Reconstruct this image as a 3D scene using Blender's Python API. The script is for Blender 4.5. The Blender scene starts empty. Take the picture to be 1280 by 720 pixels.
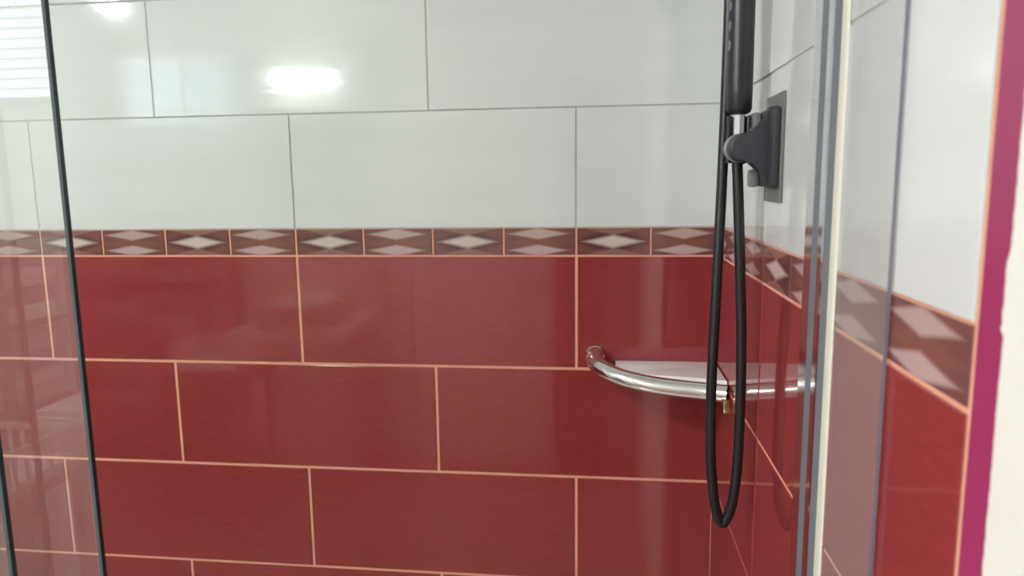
import bpy, bmesh, math, random
from mathutils import Vector, Matrix
random.seed(7)
C = bpy.context.scene.collection
S = bpy.context.scene
PI = math.pi

# ------------------------------------------------------------------ camera
Z0 = 1.3736                      # height of the lower edge of the patterned border
cd = bpy.data.cameras.new('camera'); cam = bpy.data.objects.new('camera', cd); C.objects.link(cam)
S.camera = cam
rx_, ux_, fx_ = ((0.9926, 0.1204, -0.0126), (-0.0052, 0.1467, 0.9892), (-0.1210, 0.9818, -0.1462))
mw = Matrix(((rx_[0], ux_[0], -fx_[0]), (rx_[1], ux_[1], -fx_[1]), (rx_[2], ux_[2], -fx_[2]))).to_4x4()
q = mw.to_quaternion(); q.normalize()
cam.rotation_mode = 'QUATERNION'; cam.rotation_quaternion = q
cam.location = (-0.1989, -1.2335, Z0 + 0.1264)
cd.sensor_width = 36; cd.lens = 36 * 897.0 / 1280; cd.clip_start = 0.02
cd.dof.use_dof = True; cd.dof.focus_distance = 0.95; cd.dof.aperture_fstop = 6.5

# ------------------------------------------------------------------ sky, exposure
W = bpy.data.worlds.new('sky'); S.world = W; W.use_nodes = True
bg = W.node_tree.nodes['Background']; bg.inputs[0].default_value = (0.72, 0.86, 1.0, 1); bg.inputs[1].default_value = 5.0
S.view_settings.view_transform = 'Standard'; S.view_settings.look = 'None'
S.view_settings.gamma = 1; S.view_settings.exposure = 0.77
LAMP_A, LAMP_B, FILL_C = 62.0, 62.0, 66.0      # emission strengths of the wall lamp, the far dome, the added near dome

# ------------------------------------------------------------------ materials
def mat(name, col, rough=.5, metal=0, ior=1.5, emit=None, strength=0, coat=0):
    m = bpy.data.materials.new(name); m.use_nodes = True
    b = m.node_tree.nodes['Principled BSDF']
    b.inputs['Base Color'].default_value = (*col, 1); b.inputs['Roughness'].default_value = rough
    b.inputs['Metallic'].default_value = metal; b.inputs['IOR'].default_value = ior
    b.inputs['Coat Weight'].default_value = coat
    if emit: b.inputs['Emission Color'].default_value = (*emit, 1); b.inputs['Emission Strength'].default_value = strength
    return m
def nd(m, t, **kw):
    n = m.node_tree.nodes.new(t)
    for k, v in kw.items(): setattr(n, k, v)
    return n
def lk(m, a, b): m.node_tree.links.new(a, b)
def bsdf(m): return m.node_tree.nodes['Principled BSDF']
def mth(m, op, a, b=None, clamp=False):
    n = nd(m, 'ShaderNodeMath', operation=op); n.use_clamp = clamp
    for i, v in enumerate((a, b)):
        if v is None: continue
        if isinstance(v, (int, float)): n.inputs[i].default_value = v
        else: lk(m, v, n.inputs[i])
    return n.outputs[0]
def mix(m, f, a, b):
    n = nd(m, 'ShaderNodeMix', data_type='RGBA')
    if isinstance(f, (int, float)): n.inputs[0].default_value = f
    else: lk(m, f, n.inputs[0])
    for i, v in ((6, a), (7, b)):
        if isinstance(v, tuple): n.inputs[i].default_value = (*v, 1)
        else: lk(m, v, n.inputs[i])
    return n.outputs[2]
def noise(m, scale, sc=(1, 1, 1), detail=3, rough=.55, rnd=True):
    tc = nd(m, 'ShaderNodeTexCoord'); mp = nd(m, 'ShaderNodeMapping'); mp.inputs['Scale'].default_value = sc
    lk(m, tc.outputs['Object'], mp.inputs['Vector'])
    n = nd(m, 'ShaderNodeTexNoise', noise_dimensions='4D'); n.inputs['Scale'].default_value = scale
    n.inputs['Detail'].default_value = detail; n.inputs['Roughness'].default_value = rough
    lk(m, mp.outputs[0], n.inputs['Vector'])
    if rnd:
        oi = nd(m, 'ShaderNodeObjectInfo'); lk(m, mth(m, 'MULTIPLY', oi.outputs['Random'], 40.0), n.inputs['W'])
    return n.outputs['Fac']
def bump(m, h, dist, strength=1.0):
    b = nd(m, 'ShaderNodeBump'); b.inputs['Distance'].default_value = dist; b.inputs['Strength'].default_value = strength
    lk(m, h, b.inputs['Height']); lk(m, b.outputs[0], bsdf(m).inputs['Normal'])

# glazed tiles.  local x runs along the tile, local z up
M_white = mat('white_glaze', (.70, .71, .68), .08, ior=1.6)
f1 = noise(M_white, 9, (.15, 1, 3.2), 2)
lk(M_white, mix(M_white, f1, (.655, .685, .675), (.73, .75, .755)), bsdf(M_white).inputs['Base Color'])
bump(M_white, noise(M_white, 26, (.12, 1, 1), 2), .0006, .5)
M_red = mat('red_glaze', (.26, .02, .025), .07, ior=1.66)
f1 = noise(M_red, 160, (.25, 1, 1.2), 4, .75)
f2 = noise(M_red, 4, (.5, 1, 2), 2)
c1 = mix(M_red, f1, (.19, .022, .024), (.36, .052, .056))
lk(M_red, mix(M_red, mth(M_red, 'MULTIPLY', f2, .35), c1, (.33, .044, .050)), bsdf(M_red).inputs['Base Color'])
bump(M_red, noise(M_red, 14, (.3, 1, 1), 1), .0004, .35)

def border_material(name, kind):
    m = mat(name, (.1, .04, .04), .12, ior=1.52)
    tc = nd(m, 'ShaderNodeTexCoord'); sp = nd(m, 'ShaderNodeSeparateXYZ'); lk(m, tc.outputs['UV'], sp.inputs[0])
    u, v = sp.outputs[0], sp.outputs[1]
    def dia(cu, cv, hu, hv, soft):
        a = mth(m, 'DIVIDE', mth(m, 'ABSOLUTE', mth(m, 'SUBTRACT', u, cu)), hu)
        b = mth(m, 'DIVIDE', mth(m, 'ABSOLUTE', mth(m, 'SUBTRACT', v, cv)), hv)
        s = mth(m, 'ADD', a, b)
        return mth(m, 'DIVIDE', mth(m, 'SUBTRACT', 1.0, s), soft, True)
    grain = noise(m, 90, (.4, 1, 1), 4, .7)
    base = mix(m, grain, (.13, .045, .045), (.24, .10, .09))
    if kind == 'A':
        base = mix(m, dia(.5, .5, .62, .62, .35), base, (.105, .042, .040))
        for cv in (1.0, 0.0):
            base = mix(m, mth(m, 'MULTIPLY', dia(.5, cv, .46, .30, .25), .8), base, (.30, .16, .13))
        base = mix(m, dia(.5, .5, .50, .30, .45), base, (.60, .50, .46))
    else:
        base = mix(m, mth(m, 'MULTIPLY', dia(.5, .45, .55, .30, .3), .6), base, (.24, .095, .070))
        base = mix(m, dia(.48, .80, .50, .25, .35), base, (.47, .34, .32))
        base = mix(m, dia(.48, .17, .50, .25, .35), base, (.50, .35, .35))
    lk(m, base, bsdf(m).inputs['Base Color'])
    return m
M_bA, M_bB = border_material('border_print_single_diamond', 'A'), border_material('border_print_two_diamonds', 'B')

M_gwhite = mat('grey_grout', (.48, .475, .46), .8)
M_gorange = mat('orange_grout', (.78, .34, .20), .75)
f1 = noise(M_gorange, 14, detail=3, rnd=False)
lk(M_gorange, mix(M_gorange, f1, (.66, .27, .18), (.86, .46, .32)), bsdf(M_gorange).inputs['Base Color'])
M_cream = mat('cream_paint', (.83, .82, .765), .55)
M_wall = mat('room_wall_paint', (.80, .79, .75), .7)
M_dark = mat('dark_wood', (.035, .022, .018), .4)
M_ceil = mat('ceiling_paint', (.85, .85, .83), .8)
M_floor = mat('floor_tile', (.33, .22, .18), .3)
M_floorj = mat('floor_joint', (.30, .26, .24), .8)
M_tray = mat('white_acrylic', (.80, .80, .78), .2)
M_chrome = mat('chrome', (.80, .80, .81), .07, 1)
M_alu = mat('bright_profile', (.78, .80, .84), .10, 1)
M_fin = mat('grey_reflection_face', (.17, .185, .215), .35)  # grey of the dim reflected room put into the chrome's front colour
M_seal = mat('cream_sealant', (.80, .77, .66), .45)
M_magenta = mat('magenta_paint', (.40, .035, .125), .35)
f1 = noise(M_magenta, 12, (1, 1, .35), 4, rnd=False)
lk(M_magenta, mix(M_magenta, f1, (.27, .018, .095), (.40, .045, .14)), bsdf(M_magenta).inputs['Base Color'])
M_black = mat('black_plastic', (.018, .019, .026), .32)
M_hose = mat('black_hose_rubber', (.012, .013, .015), .38)
M_body = mat('charcoal_plastic', (.035, .035, .045), .45)
M_nut = mat('pale_plastic', (.62, .63, .68), .3)
M_grey = mat('grey_adhesive_pad', (.17, .17, .165), .6)
M_tab = mat('smoky_tab', (.20, .20, .20), .35)
M_shelf = mat('frosted_white_shelf', (.90, .87, .875), .3)
M_brass = mat('brass_tip', (.55, .45, .25), .25, 1)
M_edge = mat('polished_glass_edge', (.012, .028, .034), .2)
M_bevel = mat('glass_edge_chamfer', (.10, .15, .16), .2)
M_edge2 = mat('pale_glass_edge', (.22, .20, .26), .3)
M_mirror = mat('mirror', (.85, .88, .88), .01, 1)
M_wood = mat('brown_wood', (.22, .12, .07), .5)
M_cab = mat('cabinet_white', (.80, .79, .76), .3)
M_door = mat('door_white', (.80, .78, .72), .4)
M_frost = mat('frosted_pane', (.9, .95, .95), .3)
M_towel1 = mat('pink_towel', (.72, .50, .50), .95)
M_towel2 = mat('cream_towel', (.80, .76, .70), .95)
M_towel3 = mat('lilac_towel', (.30, .22, .32), .95)
M_lampglass = mat('lamp_opal', (.9, .9, .9), .4, emit=(.975, 1.0, .985), strength=LAMP_A)
M_lampB = mat('dome_opal', (.9, .9, .9), .4, emit=(.975, 1.0, .985), strength=LAMP_B)
M_fillC = mat('added_dome_opal', (.9, .9, .9), .4, emit=(.975, 1.0, .985), strength=FILL_C)
def glass(name, tint, ior=1.5, haze=.045, frough=.01, fcol=(.8, .8, .78), fmul=1.8):
    m = bpy.data.materials.new(name); m.use_nodes = True; nt = m.node_tree
    for n in list(nt.nodes): nt.nodes.remove(n)
    out = nt.nodes.new('ShaderNodeOutputMaterial'); mx = nt.nodes.new('ShaderNodeMixShader')
    fr = nt.nodes.new('ShaderNodeFresnel'); fr.inputs[0].default_value = ior
    tr = nt.nodes.new('ShaderNodeBsdfTransparent'); tr.inputs[0].default_value = (*tint, 1)
    gl = nt.nodes.new('ShaderNodeBsdfGlossy'); gl.inputs['Roughness'].default_value = frough
    geo = nt.nodes.new('ShaderNodeNewGeometry'); sb = nt.nodes.new('ShaderNodeMath'); sb.operation = 'SUBTRACT'
    sb.inputs[0].default_value = 1; nt.links.new(geo.outputs['Backfacing'], sb.inputs[1])
    # the pane's back surface keeps the same ratio of indices as the front one
    fm = nt.nodes.new('ShaderNodeMath'); fm.operation = 'MULTIPLY'
    nt.links.new(fr.outputs[0], fm.inputs[0]); nt.links.new(sb.outputs[0], fm.inputs[1])
    f2 = nt.nodes.new('ShaderNodeMath'); f2.operation = 'MULTIPLY'; f2.inputs[1].default_value = fmul; f2.use_clamp = True
    nt.links.new(fm.outputs[0], f2.inputs[0])
    nt.links.new(f2.outputs[0], mx.inputs[0]); nt.links.new(tr.outputs[0], mx.inputs[1]); nt.links.new(gl.outputs[0], mx.inputs[2])
    df = nt.nodes.new('ShaderNodeBsdfDiffuse'); df.inputs[0].default_value = (*fcol, 1)      # pale veil: hazy reflected light put into the glass colour
    mf = nt.nodes.new('ShaderNodeMixShader'); mf.inputs[0].default_value = haze
    nt.links.new(mx.outputs[0], mf.inputs[1]); nt.links.new(df.outputs[0], mf.inputs[2])
    nt.links.new(mf.outputs[0], out.inputs[0])
    return m
M_glass = glass('clear_glass', (.955, .975, .96))
M_glass2 = glass('hazy_strip_glass', (.95, .95, .95), haze=.10, frough=.16, fmul=.45)
M_winglass = glass('window_glass', (.97, .98, .98), haze=.03)

# ------------------------------------------------------------------ mesh helpers
def link(name, bm, m, parent=None, smooth=False):
    me = bpy.data.meshes.new(name)
    bmesh.ops.recalc_face_normals(bm, faces=bm.faces)
    bm.to_mesh(me); bm.free()
    for x in (m if isinstance(m, (list, tuple)) else [m]): me.materials.append(x)
    if smooth:
        for p in me.polygons: p.use_smooth = True
    o = bpy.data.objects.new(name, me); C.objects.link(o)
    if parent: o.parent = parent
    return o
def mod_smooth(o, ang=35):
    me = o.data
    for p in me.polygons: p.use_smooth = True
    me.set_sharp_from_angle(angle=math.radians(ang))
    return o
def tag(o, label=None, cat=None, group=None, kind=None):
    for k, v in (('label', label), ('category', cat), ('group', group), ('kind', kind)):
        if v: o[k] = v
    return o
def thing(name, loc, label, cat, group=None):
    o = bpy.data.objects.new(name, None); C.objects.link(o); o.location = loc; o.empty_display_size = .05
    return tag(o, label, cat, group)
def rel(o, root):      # geometry was written in world coordinates: move it under its root
    o.parent = root
    d = -Vector(root.location)
    p = root.parent
    while p: d -= Vector(p.location); p = p.parent
    o.data.transform(Matrix.Translation(d)); return o
def box(bm, x0, x1, y0, y1, z0, z1, mi=0, bev=0):
    r = bmesh.ops.create_cube(bm, size=1)
    vs = r['verts']
    for v in vs: v.co = Vector(((x0 + x1) / 2 + v.co.x * (x1 - x0), (y0 + y1) / 2 + v.co.y * (y1 - y0), (z0 + z1) / 2 + v.co.z * (z1 - z0)))
    fs = {f for v in vs for f in v.link_faces}
    for f in fs: f.material_index = mi
    if bev:
        es = {e for f in fs for e in f.edges}
        r = bmesh.ops.bevel(bm, geom=list(es), offset=bev, segments=2, affect='EDGES', profile=.6, clamp_overlap=True)
        for f in r['faces']: f.material_index = mi
    return bm
def prism(bm, pts, axis, a, b, mi=0, bev=0):          # pts: 2-D outline, extruded along axis from a to b
    def P(p, t):
        if axis == 'x': return Vector((t, p[0], p[1]))
        if axis == 'y': return Vector((p[0], t, p[1]))
        return Vector((p[0], p[1], t))
    A = [bm.verts.new(P(p, a)) for p in pts]; B = [bm.verts.new(P(p, b)) for p in pts]
    n = len(pts); fs = [bm.faces.new(A), bm.faces.new(B)]
    for i in range(n): fs.append(bm.faces.new((A[i], A[(i + 1) % n], B[(i + 1) % n], B[i])))
    for f in fs: f.material_index = mi
    if bev:
        es = list(fs[0].edges) + list(fs[1].edges)
        bmesh.ops.bevel(bm, geom=es, offset=bev, segments=3, affect='EDGES', profile=.5)
    return bm
def catmull(P, n=8):
    P = [Vector(p) for p in P]; out = []
    for i in range(len(P) - 1):
        p0, p1, p2, p3 = P[max(i - 1, 0)], P[i], P[i + 1], P[min(i + 2, len(P) - 1)]
        for k in range(n):
            t = k / n
            out.append(.5 * ((2 * p1) + (-p0 + p2) * t + (2 * p0 - 5 * p1 + 4 * p2 - p3) * t * t + (-p0 + 3 * p1 - 3 * p2 + p3) * t ** 3))
    out.append(P[-1]); return out
def tube(bm, path, rad, seg=20, mi=0, cap=True):
    path = [Vector(p) for p in path]; n = len(path); rings = []
    if not callable(rad): r0 = rad; rad = lambda t: r0
    up = None
    for i, p in enumerate(path):
        t = (path[min(i + 1, n - 1)] - path[max(i - 1, 0)]).normalized()
        if up is None: up = t.orthogonal().normalized()
        up = (up - t * up.dot(t)).normalized(); s = t.cross(up); r = rad(i / (n - 1))
        rings.append([bm.verts.new(p + up * math.cos(2 * PI * k / seg) * r + s * math.sin(2 * PI * k / seg) * r) for k in range(seg)])
    for a, b in zip(rings, rings[1:]):
        for k in range(seg):
            f = bm.faces.new((a[k], a[(k + 1) % seg], b[(k + 1) % seg], b[k])); f.material_index = mi
    if cap:
        for r in (rings[0], rings[-1]): bm.faces.new(r).material_index = mi
    return bm
def lathe(bm, prof, origin, axis=(0, 0, 1), seg=28, mi=0):     # prof: (radius, height) pairs
    origin = Vector(origin); ax = Vector(axis).normalized(); u = ax.orthogonal().normalized(); w = ax.cross(u); rings = []
    for r, h in prof:
        rings.append([bm.verts.new(origin + ax * h + (u * math.cos(2 * PI * k / seg) + w * math.sin(2 * PI * k / seg)) * max(r, 1e-4)) for k in range(seg)])
    for a, b in zip(rings, rings[1:]):
        for k in range(seg): bm.faces.new((a[k], a[(k + 1) % seg], b[(k + 1) % seg], b[k])).material_index = mi
    for r in (rings[0], rings[-1]): bm.faces.new(r).material_index = mi
    return bm
NB = bmesh.new

# ------------------------------------------------------------------ room shell
CEIL = 2.42; RX0 = -3.0; RY = -2.5; SHX = -1.75; SHY = -.66; WEND = -.8329
BW = .0476; T = .503; H = .2005; HW = .2011
ZB = Z0 + BW
def structure(o): o['kind'] = 'structure'; return o
G = .0015
# back wall: body with grout bed behind the tiles, grey above the border and orange from the border down
bm = NB(); box(bm, RX0 - .1, SHX - .05, 0, .12, 0, CEIL, 2)
box(bm, SHX - .05, .1, G, .12, 0, ZB, 1); box(bm, SHX - .05, .1, G, .12, ZB, CEIL, 0)
wall_back = structure(link('wall_back', bm, [M_gwhite, M_gorange, M_wall]))
bm = NB(); box(bm, G, .1, WEND, G, 0, ZB + .0012, 1); box(bm, G, .1, WEND, G, ZB + .0012, CEIL, 0); box(bm, 0, .1, RY, WEND, 0, CEIL, 2)
wall_right = structure(link('wall_right', bm, [M_gwhite, M_gorange, M_cream]))
# short tiled wall that closes the far left end of the shower
bm = NB(); box(bm, SHX - .1, SHX - G, SHY - .04, -.0005, 0, ZB, 1); box(bm, SHX - .1, SHX - G, SHY - .04, -.0005, ZB, CEIL, 0)
box(bm, SHX - .12, SHX - .1, SHY - .04, -.0005, 0, CEIL, 2); box(bm, SHX - .12, SHX, SHY - .05, SHY - .04, 0, CEIL, 2)
wall_left = structure(link('wall_left', bm, [M_gwhite, M_gorange, M_wall]))
bm = NB(); box(bm, RX0 - .1, RX0, RY, -.0005, 0, CEIL); structure(link('wall_far_left', bm, M_wall))
# rear wall with a window opening
WX0, WX1, WZ0, WZ1 = -2.85, -2.12, 1.80, 2.25
bm = NB()
box(bm, RX0, WX0, RY - .12, RY, 0, CEIL); box(bm, WX1, 0, RY - .12, RY, 0, CEIL)
box(bm, WX0, WX1, RY - .12, RY, 0, WZ0); box(bm, WX0, WX1, RY - .12, RY, WZ1, CEIL)
wall_rear = structure(link('wall_rear', bm, M_wall))
bm = NB(); box(bm, RX0 - .1, .1, RY - .12, .12, CEIL, CEIL + .1); structure(link('ceiling', bm, M_ceil))
bm = NB(); box(bm, RX0 - .1, .1, RY - .12, .12, -.1, 0); floor = structure(link('floor', bm, M_floorj))
n = 0
fm = None
for i in range(9):
    for j in range(7):
        x, y = RX0 + .004 + i * .3335, RY + .004 + j * .357
        if fm is None:
            bm = NB(); box(bm, 0, .329, 0, .352, -.006, .004, 0, .001); o = link('floor_tile', bm, M_floor); fm = o.data
        else:
            o = bpy.data.objects.new('floor_tile', fm); C.objects.link(o)
        o.location = (x, y, 0); o.parent = floor

# ------------------------------------------------------------------ tiles
cache = {}
def tile_mesh(kind, w, h, m, uv=False):
    key = (kind, round(w, 4), round(h, 4))
    if key in cache: return cache[key]
    bm = NB(); box(bm, 0, w, 0, .008, 0, h, 0)
    es = [e for e in bm.edges if all(v.co.y < .001 for v in e.verts)]
    bmesh.ops.bevel(bm, geom=es, offset=.0007, segments=2, affect='EDGES', profile=.5)
    bmesh.ops.recalc_face_normals(bm, faces=bm.faces)
    me = bpy.data.meshes.new(kind); 
    if uv:
        L = bm.loops.layers.uv.new('UVMap')
        for f in bm.faces:
            for l in f.loops: l[L].uv = (l.vert.co.x / w, l.vert.co.z / h)
    bm.to_mesh(me); bm.free(); me.materials.append(m); cache[key] = me
    return me
def place(kind, me, parent, p, rot):
    o = bpy.data.objects.new(kind, me); C.objects.link(o); o.parent = parent
    o.location = p; o.rotation_euler = (random.uniform(-1, 1) * .0016, 0, rot + random.uniform(-1, 1) * .0016)
    return o
def tile_wall(parent, length, joints_odd, joints_even, at, cells):
    """at(s) -> (point on the face at distance s from the inside corner, z-rotation).  The tile's local x runs from s1 back to s0."""
    def row(z0, z1, joints, kind, m, g):
        js = [0] + [j for j in joints if .01 < j < length - .01] + [length]
        for a, b in zip(js, js[1:]):
            ga = g / 2 if a > 0 else .001; gb = g / 2 if b < length else 0
            w, h = (b - gb) - (a + ga), (z1 - z0) - g
            me = tile_mesh(kind, w, h, m)
            p, rot = at(a + ga, b - gb)
            place(kind, me, parent, (p[0], p[1], z0 + g / 2), rot)
    z, k = Z0, 0
    while z > .09:
        k += 1; z0 = max(z - H, .085)
        row(z0, z, joints_odd if k % 2 else joints_even, 'red_tile', M_red, .0054); z -= H
    z, k = ZB, 0
    while z < CEIL - .02:
        k += 1; z1 = min(z + HW, CEIL - .001)
        row(z, z1, joints_odd if k % 2 else joints_even, 'white_tile', M_white, .0026); z += HW
    for (a, b, t) in cells:
        g = .0035; ga = g / 2 if a > .001 else .001; gb = g / 2 if b < length - .001 else 0
        me = tile_mesh('border_tile' + t, (b - gb) - (a + ga), BW - .0022, M_bA if t == 'A' else M_bB, True)
        p, rot = at(a + ga, b - gb)
        o = place('border_tile', me, parent, (p[0], p[1], Z0 + .0012), rot)
CW = .12575
L = -SHX
je = [.2389 + T * i for i in range(4)]; jo = [.4913 + T * i for i in range(4)]
cj = [.2389 - CW + CW * i for i in range(14)]; cj = [0] + [c for c in cj if .02 < c < L - .02] + [L]
cells = [(a, b, 'BA'[i % 2]) for i, (a, b) in enumerate(zip(cj, cj[1:]))]
tile_wall(wall_back, L, je, jo, lambda a, b: ((-b, 0), 0), cells)
LR = -WEND - .003
cj = [.3323 + CW * (i - 2) for i in range(6)] ; cj = [0] + cj + [LR]
cells = [(a, b, t) for (a, b), t in zip(zip(cj, cj[1:]), 'ABBABBB')]
tile_wall(wall_right, LR, [.3323], [.3323], lambda a, b: ((0, -a), -PI / 2), cells)
LL = -SHY + .03
cj = [0] + [.3323 + CW * (i - 2) for i in range(5)] + [LL]
cells = [(a, b, t) for (a, b), t in zip(zip(cj, cj[1:]), 'ABABAB')]
tile_wall(wall_left, LL, [.3323], [.3323], lambda a, b: ((SHX, -b), PI / 2), cells)

# tile edge at the outer end of the right wall: orange joint, magenta painted strip, cream plaster with a ragged edge
bm = NB(); box(bm, -.0006, .006, WEND - .0035, WEND + .0005, 0, CEIL, 0)
structure(link('trim_1', bm, M_gorange))
bm = NB(); box(bm, -.0010, .006, -.872, WEND - .0034, 0, CEIL, 0, .0004)
o = structure(link('trim_2', bm, M_magenta)); o['label'] = 'magenta painted edge strip beside the tiles'
random.seed(11)
pts = []; z = 0.0
while z < CEIL:
    jag = random.uniform(-.0004, .0004) + (random.uniform(.002, .0035) if 1.425 < z < 1.462 else 0)
    pts.append((-.8625 + jag, z)); z += random.uniform(.0015, .006)
pts = [(-1.10, 0)] + pts + [(-.8625, CEIL), (-1.10, CEIL)]
bm = NB(); prism(bm, pts, 'x', -.0022, 0.0)
o = link('plaster_layer', bm, M_cream); o.parent = wall_right; o['label'] = 'cream plaster with a ragged edge'

# ------------------------------------------------------------------ shower tray and glass enclosure
bm = NB(); box(bm, SHX + .001, -.001, -.655, -.001, .004, .075, 0, .004)
t = link('shower_tray', bm, M_tray); tag(t, 'low white shower tray under the tiled walls', 'shower tray')
tag(t, kind=None)
YD, YF, YP = -.613, -.640, -.587
frame = thing('enclosure_frame', (-.9, -.61, .075), 'slim chrome frame with grooved upright on the red and white tiled right wall', 'frame')
def P(name, bm, m, root, smooth=None, label=None):
    o = link(name, bm, m)
    if smooth: mod_smooth(o, smooth)
    rel(o, root)
    if label: o['label'] = label
    return o
# U-shaped upright, open towards the room
for nm, x0, x1 in (('upright_fin', -.0168, -.0118), ('upright_fin', -.0070, -.0004)):
    bm = NB(); box(bm, x0, x1, YP, YP + .022, .076, 2.14); bm.normal_update()
    for f in bm.faces: f.material_index = 1 if abs(f.normal.y) > .9 else 0
    P(nm, bm, [M_alu, M_fin], frame)
bm = NB(); prism(bm, [(-.0003, YP - .0002), (-.0013, YP - .0002), (-.0018, YP - .004), (-.0018, YP - .013), (-.0013, YP - .017), (-.0003, YP - .018)], 'z', .076, 2.14)
P('sealant_strip', bm, M_seal, frame, 60, 'cream sealant bead beside the chrome upright')
bm = NB(); box(bm, SHX + .002, -.018, -.652, -.600, 2.10, 2.14, 0, .002); P('top_rail', bm, M_alu, frame, 40)
bm = NB(); box(bm, SHX + .002, -.018, -.652, -.600, .0755, .095, 0, .002); P('bottom_rail', bm, M_alu, frame, 40)
def pane(bm, x0, x1, y0, y1, z0, z1, c=.0018):      # long horizontal pane with chamfered right edge
    pts = [(x0, y0), (x1 - c, y0), (x1, y0 + c), (x1, y1 - c), (x1 - c, y1), (x0, y1)]
    prism(bm, pts, 'z', z0, z1); bm.normal_update()
    for f in bm.faces:
        n = f.normal
        f.material_index = 0 if abs(n.y) > .95 else (2 if .2 < abs(n.y) < .95 else 1)
    return bm
door = thing('sliding_glass_door', (-.99, YD, .10), 'clear sliding glass pane whose dark edge runs full height at the left', 'glass door')
bm = pane(NB(), -1.30, -.6935, YD - .0045, YD + .0045, .0955, 2.10)
P('glass_pane', bm, [M_glass, M_edge, M_bevel], door)
bm = NB()
lathe(bm, [(.012, 0), (.014, .004), (.014, .018), (.012, .022)], (-1.20, YD - .005, 1.0), (0, -1, 0)); P('knob', bm, M_chrome, door, 40)
fix = thing('fixed_glass_panel', (-1.25, YF, .10), 'clear glass panel behind the other, dark edge in the lower left corner', 'glass panel')
bm = pane(NB(), SHX + .004, -.7685, YF - .0045, YF + .0045, .0955, 2.10)
P('glass_pane', bm, [M_glass, M_edge, M_bevel], fix)
bm = NB(); box(bm, SHX + .001, SHX + .014, YF - .008, YF + .008, .0955, 2.10); P('side_profile', bm, M_alu, fix)
strip = thing('narrow_glass_strip', (-.004, -.67, .09), 'narrow clear glass strip flat against the right wall beside the cream sealant', 'glass panel')
bm = NB(); box(bm, -.0046, -.0020, -.7240, YP - .030, .0045, 1.98)
bm.normal_update()
for f in bm.faces: f.material_index = 1 if f.normal.y < -.9 else 0
P('glass_pane', bm, [M_glass2, M_edge2], strip)
for zc in (.4, 1.75):
    bm = NB(); box(bm, -.0019, -.0001, -.66, -.64, zc, zc + .03); P('wall_pad', bm, M_seal, strip)

# ------------------------------------------------------------------ corner shelf
zs = Z0
shelf = thing('corner_shelf', (-.09, -.05, Z0 - .2), 'white corner shelf with a curved chrome rail, on the red tiles', 'shelf')
outl = [(-.1705, -.0015), (-.0015, -.0015), (-.0015, -.121), (-.02, -.112), (-.05, -.1045), (-.08, -.100), (-.11, -.094), (-.135, -.086), (-.155, -.074), (-.1705, -.062)]
bm = NB(); prism(bm, outl, 'z', Z0 - .192, Z0 - .1835, 0, .0012); P('tray', bm, M_shelf, shelf, 40)
path = catmull([(-.206, -.006, Z0 - .174), (-.206, -.028, Z0 - .1755), (-.197, -.058, Z0 - .182), (-.166, -.083, Z0 - .1905), (-.125, -.0985, Z0 - .1965), (-.08, -.108, Z0 - .200), (-.035, -.117, Z0 - .2015), (-.0008, -.130, Z0 - .2015)], 8)
bm = NB(); tube(bm, path, lambda t: .0142 + .0016 * max(0, 1 - t * 3), 24); rail = P('rail', bm, M_chrome, shelf, 60, 'thick curved chrome tube')
bm = NB(); lathe(bm, [(.0145, 0), (.0165, .002), (.0165, .006), (.0135, .009)], (-.206, -.0006, Z0 - .174), (0, -1, 0)); P('wall_flange', bm, M_chrome, shelf, 40)
bm = NB(); prism(bm, [(-.122, Z0 - .206), (-.148, Z0 - .206), (-.157, Z0 - .213), (-.162, Z0 - .222), (-.157, Z0 - .224)], 'x', -.012, -.0008, 0, .001)
P('wall_bracket', bm, M_brass, shelf, 40, 'small brass coloured bracket')

# ------------------------------------------------------------------ shower bracket, hand shower, hose
hb = thing('shower_bracket', (0, -.3715, Z0 + .16), 'dark grey hand shower holder stuck on the white tiles of the right wall', 'shower holder')
bm = NB(); box(bm, -.0034, -.0006, -.410, -.333, Z0 + .100, Z0 + .220, 0, .0005); P('adhesive_pad', bm, M_grey, hb, 40, 'flat grey rectangular pad')
bm = NB(); box(bm, -.0125, -.0035, -.407, -.336, Z0 + .117, Z0 + .204, 0, .003); P('base_block', bm, M_body, hb, 40)
for z0, z1 in ((Z0 + .184, Z0 + .2035), (Z0 + .1165, Z0 + .138)):
    bm = NB(); box(bm, -.0225, -.0127, -.350, -.325, z0, z1, 0, .0045); P('release_tab', bm, M_tab, hb, 40, 'lighter grey rounded tab')
# arm outline in the x-z plane
ax, az, ar = -.0385, Z0 + .1615, .0160
top = [(-.0035, .0450), (-.0110, .0440), (-.0135, .0385), (-.0165, .0300), (-.0200, .0225), (-.0250, .0180), (-.0310, .0165)]
pts = [(x, az + z) for x, z in top]
for k in range(13):
    a = math.radians(75 + 210 * k / 12); pts.append((ax + ar * math.cos(a), az + ar * math.sin(a)))
pts += [(x, az - z * 1.0) for x, z in reversed(top)]
bm = NB(); prism(bm, pts, 'y', -.392, -.366, 0, .003); P('arm', bm, M_body, hb, 50)
bm = NB(); lathe(bm, [(.0125, 0), (.0165, .002), (.0165, .010), (.0125, .0125)], (ax - .0015, -.368, az), (0, 1, 0)); P('pivot_disc', bm, M_tab, hb, 40, 'grey round pivot')
HX, HY = -.0365, -.338
def cup_ring(z0, z1, r0, r1, gap):
    bm = NB(); n = 26; V = []
    for k in range(n + 1):
        a = gap / 2 + (2 * PI - gap) * k / n - PI / 2
        V.append([bm.verts.new((HX + math.cos(a) * r, HY + math.sin(a) * r, z)) for r, z in ((r0, z0), (r1, z0), (r1, z1), (r0, z1))])
    for a, b in zip(V, V[1:]):
        for k in range(4): bm.faces.new((a[k], a[(k + 1) % 4], b[(k + 1) % 4], b[k]))
    bm.faces.new(V[0]); bm.faces.new(list(reversed(V[-1]))); return bm
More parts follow.
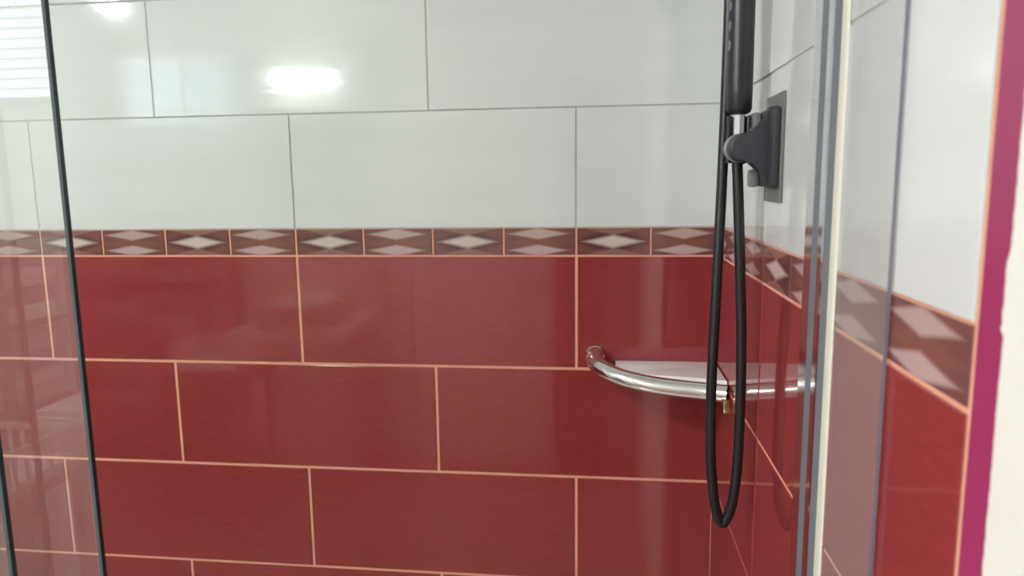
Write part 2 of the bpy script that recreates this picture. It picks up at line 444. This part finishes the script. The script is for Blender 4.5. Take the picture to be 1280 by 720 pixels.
P('fork_cup', cup_ring(az - .016, az + .0385, .0105, .0136, 1.9), M_black, hb, 40)

hs = thing('hand_shower', (HX, HY, az + .02), 'black hand shower with a thick handle, hanging in the grey holder', 'hand shower')
bm = NB(); zt = Z0 + .43
lathe(bm, [(.0095, .0), (.0130, .002), (.0148, .006), (.0152, .03), (.0152, .12), (.0150, .20), (.0155, .25), (.012, .256)], (HX, HY, az + .0405), (-.004, 0, 1)); P('handle', bm, M_black, hs, 50)
for i, dz in enumerate((.118, .140, .162)):
    bm = NB(); lathe(bm, [(.0025, 0), (.0034, .0006), (.0034, .001), (.002, .0016)], (HX - .0136, HY - .0058, az + dz), (-.92, -.39, .0), 16)
    for v in bm.verts: v.co.z = az + dz + (v.co.z - az - dz) * 1.7
    P('grip_stud', bm, M_grey, hs, 40, 'small grey oval grip mark')
bm = NB(); lathe(bm, [(.0055, -.034), (.0070, -.018), (.0074, .0005), (.0074, .0205)], (HX, HY, az + .0195), (0, 0, 1), 8); P('hose_nut', bm, M_nut, hs, 20, 'pale faceted nut')
bm = NB()
hc = Vector((HX - .03, HY - .03, az + .335))
tube(bm, catmull([(HX - .001, HY, az + .29), (HX - .002, HY, az + .31), (HX - .012, HY - .012, az + .332), tuple(hc)], 5), lambda t: .0145 + .006 * t, 20); P('neck', bm, M_black, hs, 50)
bm = NB(); lathe(bm, [(.020, .012), (.045, .008), (.052, -.002), (.052, -.010), (.046, -.014)], hc, (.35, .35, .87), 32); P('spray_head', bm, M_black, hs, 40)

hose = thing('shower_hose', (HX, HY, az - .1), 'long black shower hose hanging in a narrow loop before the shelf', 'hose')
zz = lambda d: Z0 + d
hp = [(HX, HY, az - .015), (-.0335, -.338, zz(.10)), (-.0290, -.338, zz(.02)), (-.0250, -.339, zz(-.06)), (-.0235, -.340, zz(-.14)), (-.0240, -.340, zz(-.22)), (-.0275, -.340, zz(-.270)), (-.0330, -.340, zz(-.298)),
      (-.0405, -.340, zz(-.3110)), (-.0475, -.340, zz(-.300)), (-.0530, -.340, zz(-.270)), (-.0575, -.339, zz(-.22)), (-.0590, -.338, zz(-.14)), (-.0570, -.336, zz(-.05)), (-.0540, -.332, zz(.05)), (-.0510, -.326, zz(.15)),
      (-.0490, -.322, zz(.25)), (-.0480, -.318, zz(.35)), (-.050, -.312, zz(.50)), (-.035, -.30, zz(.60)), (-.012, -.30, zz(.63)), (-.0035, -.30, zz(.632))]
bm = NB(); pth = catmull(hp, 14); tube(bm, pth, .0063, 18); P('hose_tube', bm, M_hose, hose, 60)
bm = NB()
# fine ribs wound round the tube, joined into one part
acc = 0; last = pth[0]
for i in range(1, len(pth) - 1):
    acc += (pth[i] - last).length; last = pth[i]
    if acc > .0030:
        acc = 0; t_ = (pth[i + 1] - pth[i - 1]).normalized()
        lathe(bm, [(.0062, -.0007), (.0066, 0), (.0062, .0007)], pth[i], t_, 12)
o = P('hose_ribs', bm, M_hose, hose, 60); o['kind'] = 'stuff'
bm = NB(); lathe(bm, [(.030, 0), (.030, .004), (.012, .008), (.011, .02)], (-.0006, -.30, zz(.632)), (-1, 0, 0)); P('wall_outlet', bm, M_chrome, hose, 40)

# ------------------------------------------------------------------ the bathroom behind the camera (seen in the reflections)
# window with a venetian blind, high on the rear wall
wn = structure(thing('window_1', ((WX0 + WX1) / 2, RY, WZ0), None, None)) 
def WP(name, bm, m, **k): return P(name, bm, m, wn)
bm = NB()
for a in ((WX0, WX0 + .04, WZ0, WZ1), (WX1 - .04, WX1, WZ0, WZ1), (WX0 + .04, WX1 - .04, WZ0, WZ0 + .04), (WX0 + .04, WX1 - .04, WZ1 - .04, WZ1)):
    box(bm, a[0], a[1], RY - .09, RY - .04, a[2], a[3])
WP('window_frame', bm, M_cab)
bm = NB(); box(bm, WX0 + .04, WX1 - .04, RY - .07, RY - .062, WZ0 + .04, WZ1 - .04)
WP('window_pane', bm, M_winglass)
for k in range(11):
    bm = NB(); box(bm, WX0 + .02, WX1 - .02, RY - .036, RY - .012, WZ0 + .03 + k * .036, WZ0 + .034 + k * .036)
    WP('blind_slat', bm, M_cab)
# lamps
lampA = thing('wall_lamp', (-1.733, RY, 2.04), 'long opal wall lamp over the mirror behind the camera', 'lamp')
bm = NB(); box(bm, -1.86, -1.60, RY + .001, RY + .03, 2.025, 2.055, 0, .004); P('lamp_base', bm, M_chrome, lampA, 40)
bm = NB(); tube(bm, [(-1.865, RY + .065, 2.022), (-1.855, RY + .065, 2.022), (-1.575, RY + .065, 2.022), (-1.565, RY + .065, 2.022)], lambda t: .030 if t < .1 or t > .9 else .029, 20); P('lamp_shade', bm, M_lampglass, lampA, 50)
def dome(x, y, m, label, r, dp, hb, name='ceiling_lamp'):
    d = thing(name, (x, y, CEIL), label, 'lamp')
    bm = NB(); lathe(bm, [(r * 1.08, -hb), (r * 1.08, -.001)], (x, y, CEIL)); P('lamp_base', bm, M_chrome, d, 40)
    bm = NB(); lathe(bm, [(r, -hb - .0005), (r * .98, -hb - .4 * dp), (r * .82, -hb - .72 * dp), (r * .5, -hb - .93 * dp), (r * .1, -hb - dp)], (x, y, CEIL)); P('lamp_shade', bm, m, d, 50)
dome(-2.50, -2.07, M_lampB, 'small opal ceiling lamp in the far left corner of the room', .052, .040, .052)
dome(-1.45, -1.45, M_fillC, 'large opal ceiling dome above the camera, added to light the room', .17, .06, .02)  # second dome is added, unseen, to brighten the shower walls
# mirror and vanity below the wall lamp
mr = thing('wall_mirror', (-1.73, RY, 1.2), 'plain rectangular mirror on the rear wall above the basin', 'mirror')
bm = NB(); box(bm, -2.02, -1.44, RY + .001, RY + .012, 1.15, 1.90); P('mirror_frame', bm, M_wood, mr)
bm = NB(); box(bm, -2.00, -1.46, RY + .0125, RY + .016, 1.17, 1.88); P('mirror_glass', bm, M_mirror, mr)
vn = thing('vanity_cabinet', (-1.73, RY + .24, 0.004), 'white cabinet with two doors under the basin on the rear wall', 'cabinet')
bm = NB(); box(bm, -2.03, -1.43, RY + .002, RY + .44, .08, .78, 0, .002); box(bm, -2.0, -1.46, RY + .01, RY + .40, .0045, .08); P('carcass', bm, M_cab, vn)
for s in (-1, 1):
    xc = -1.73 + s * .15
    bm = NB(); box(bm, xc - .143, xc + .143, RY + .441, RY + .458, .10, .76, 0, .002); d = P('cabinet_door', bm, M_cab, vn)
    bm = NB(); box(bm, xc - s * .11 - .006, xc - s * .11 + .006, RY + .459, RY + .475, .55, .67, 0, .002); h = P('handle', bm, M_chrome, vn); h.parent = d
bs = thing('wash_basin', (-1.73, RY + .24, .78), 'white ceramic wash basin on the cabinet', 'basin')
bm = NB()
lathe(bm, [(.15, 0), (.21, .10), (.22, .13), (.21, .133), (.19, .11), (.13, .02), (.01, .015)], (-1.73, RY + .24, .781), seg=36); P('bowl', bm, M_tray, bs, 50)
tp = thing('basin_tap', (-1.98, RY + .08, .78), 'chrome basin tap standing left of the bowl', 'tap')
bm = NB(); tube(bm, catmull([(-1.98, RY + .08, .781), (-1.98, RY + .08, .98), (-1.965, RY + .095, 1.0), (-1.87, RY + .15, 1.0), (-1.86, RY + .155, .985)], 6), .011, 14); P('spout', bm, M_chrome, tp, 50)
bm = NB(); box(bm, -1.986, -1.974, RY + .015, RY + .069, .93, .94, 0, .002); P('lever', bm, M_chrome, tp)
# white door on the rear wall
dr = structure(thing('door_1', (-.80, RY, 0), None, None))
bm = NB()
for a in ((-1.16, -1.10, .0045, 2.10), (-.50, -.44, .0045, 2.10), (-1.10, -.50, 2.04, 2.10)): box(bm, a[0], a[1], RY + .001, RY + .03, a[2], a[3])
P('door_frame', bm, M_door, dr)
bm = NB(); box(bm, -1.098, -.502, RY + .001, RY + .02, .006, 2.038, 0, .001); P('door_leaf', bm, M_cab, dr)
for z0, z1 in ((.2, .95), (1.1, 1.9)):
    bm = NB(); box(bm, -1.00, -.60, RY + .0205, RY + .026, z0, z1, 0, .002); P('door_panel', bm, M_door, dr)
bm = NB(); tube(bm, [(-.56, RY + .021, 1.02), (-.56, RY + .06, 1.02)], .01, 12); tube(bm, [(-.55, RY + .06, 1.02), (-.66, RY + .06, 1.02)], .009, 12); P('door_handle', bm, M_chrome, dr, 50)
tc = thing('added_dark_cabinet', (-.29, RY + .15, .004), 'tall narrow dark wooden cabinet right of the door, added for a dark band in the tile reflections', 'cabinet')  # added out of view so the red tiles reflect a dark band
bm = NB(); box(bm, -.42, -.16, RY + .002, RY + .28, .0045, 1.95, 0, .002); P('carcass', bm, M_dark, tc)
bm = NB(); box(bm, -.417, -.163, RY + .281, RY + .299, .06, 1.94, 0, .002); d = P('cabinet_door', bm, M_dark, tc)
bm = NB(); box(bm, -.40, -.39, RY + .30, RY + .32, .95, 1.10, 0, .002); P('handle', bm, M_chrome, tc).parent = d

# towel rack with folded towels, laundry crate
rk = thing('towel_rack', (-2.5, RY + .2, .004), 'brown wooden rack of slatted shelves with towels, left of the cabinet', 'rack')
for sx in (-2.84, -2.18):
    for sy in (RY + .03, RY + .37):
        bm = NB(); box(bm, sx - .015, sx + .015, sy - .015, sy + .015, .0045, 1.35); P('post', bm, M_wood, rk)
for zc in (.35, .72, 1.02, 1.33):
    for j in range(5):
        bm = NB(); y = RY + .05 + j * .07; box(bm, -2.825, -2.195, y, y + .045, zc - .008, zc + .008); P('shelf_slat', bm, M_wood, rk)
tws = ['pink', 'cream', 'lilac']; tm = {'pink': M_towel1, 'cream': M_towel2, 'lilac': M_towel3}
def folded(x, y, z, w, d, h, m, label):
    o = thing('folded_towel', (x, y, z), label, 'towel', 'towels folded on the wooden rack')
    bm = NB()
    for k in range(3):
        zz0 = z + h * k / 3 + .001; prism(bm, [(y - d / 2, zz0), (y + d / 2 - .015, zz0), (y + d / 2, zz0 + h / 6), (y + d / 2 - .015, zz0 + h / 3 - .002), (y - d / 2, zz0 + h / 3 - .002)], 'x', x - w / 2, x + w / 2)
    P('cloth', bm, m, o)
levels = [(.358, 'lowest shelf'), (.728, 'second shelf'), (1.028, 'third shelf')]
for lz, lname in levels:
    for sx, side in ((-2.66, 'left'), (-2.36, 'right')):
        n_ = 4 if lz < 1 else 3
        for k in range(n_):
            c = tws[(k + (sx > -2.5) + int(lz * 3)) % 3]
            pos = ('at the bottom', 'second from the bottom', 'third from the bottom', 'at the top')[k if k < n_ - 1 else 3]
            folded(sx + random.uniform(-.01, .01), RY + .2, lz + k * .062, .26, .30, .058, tm[c], f'{c} folded towel {pos} of the {side} stack, {lname} of the rack')
cr = thing('laundry_crate', (-2.05, RY + .85, .004), 'white slotted plastic crate on a stool before the rack', 'crate')
st = thing('wooden_stool', (-1.91, RY + .75, .004), 'brown wooden stool under the white crate', 'stool')
cx, cy, sz = -1.91, RY + .75, .70
bm = NB(); box(bm, cx - .2, cx + .2, cy - .15, cy + .15, sz - .03, sz, 0, .004); P('seat', bm, M_wood, st)
for sx in (-1, 1):
    for sy in (-1, 1):
        bm = NB(); box(bm, cx + sx * .17 - .016, cx + sx * .17 + .016, cy + sy * .12 - .016, cy + sy * .12 + .016, .0045, sz - .03); P('leg', bm, M_wood, st)
cr.location = (cx, cy, sz)
bm = NB()
W2, D2, H2 = .17, .12, .11
for z0, z1 in ((sz + .001, sz + .018), (sz + H2 - .02, sz + H2)):
    box(bm, cx - W2, cx + W2, cy - D2, cy - D2 + .006, z0, z1); box(bm, cx - W2, cx + W2, cy + D2 - .006, cy + D2, z0, z1)
    box(bm, cx - W2, cx - W2 + .006, cy - D2 + .006, cy + D2 - .006, z0, z1); box(bm, cx + W2 - .006, cx + W2, cy - D2 + .006, cy + D2 - .006, z0, z1)
box(bm, cx - W2 + .006, cx + W2 - .006, cy - D2 + .006, cy + D2 - .006, sz + .001, sz + .006)
P('crate_rims', bm, M_cab, cr)
for k in range(9):
    x = cx - W2 + .004 + k * (2 * W2 - .02) / 8
    for yy in (cy - D2, cy + D2 - .005):
        bm = NB(); box(bm, x, x + .012, yy, yy + .005, sz + .018, sz + H2 - .02); P('crate_bar', bm, M_cab, cr)
for k in range(6):
    y = cy - D2 + .012 + k * (2 * D2 - .036) / 5
    for xx in (cx - W2, cx + W2 - .005):
        bm = NB(); box(bm, xx, xx + .005, y, y + .012, sz + .018, sz + H2 - .02); P('crate_bar', bm, M_cab, cr)
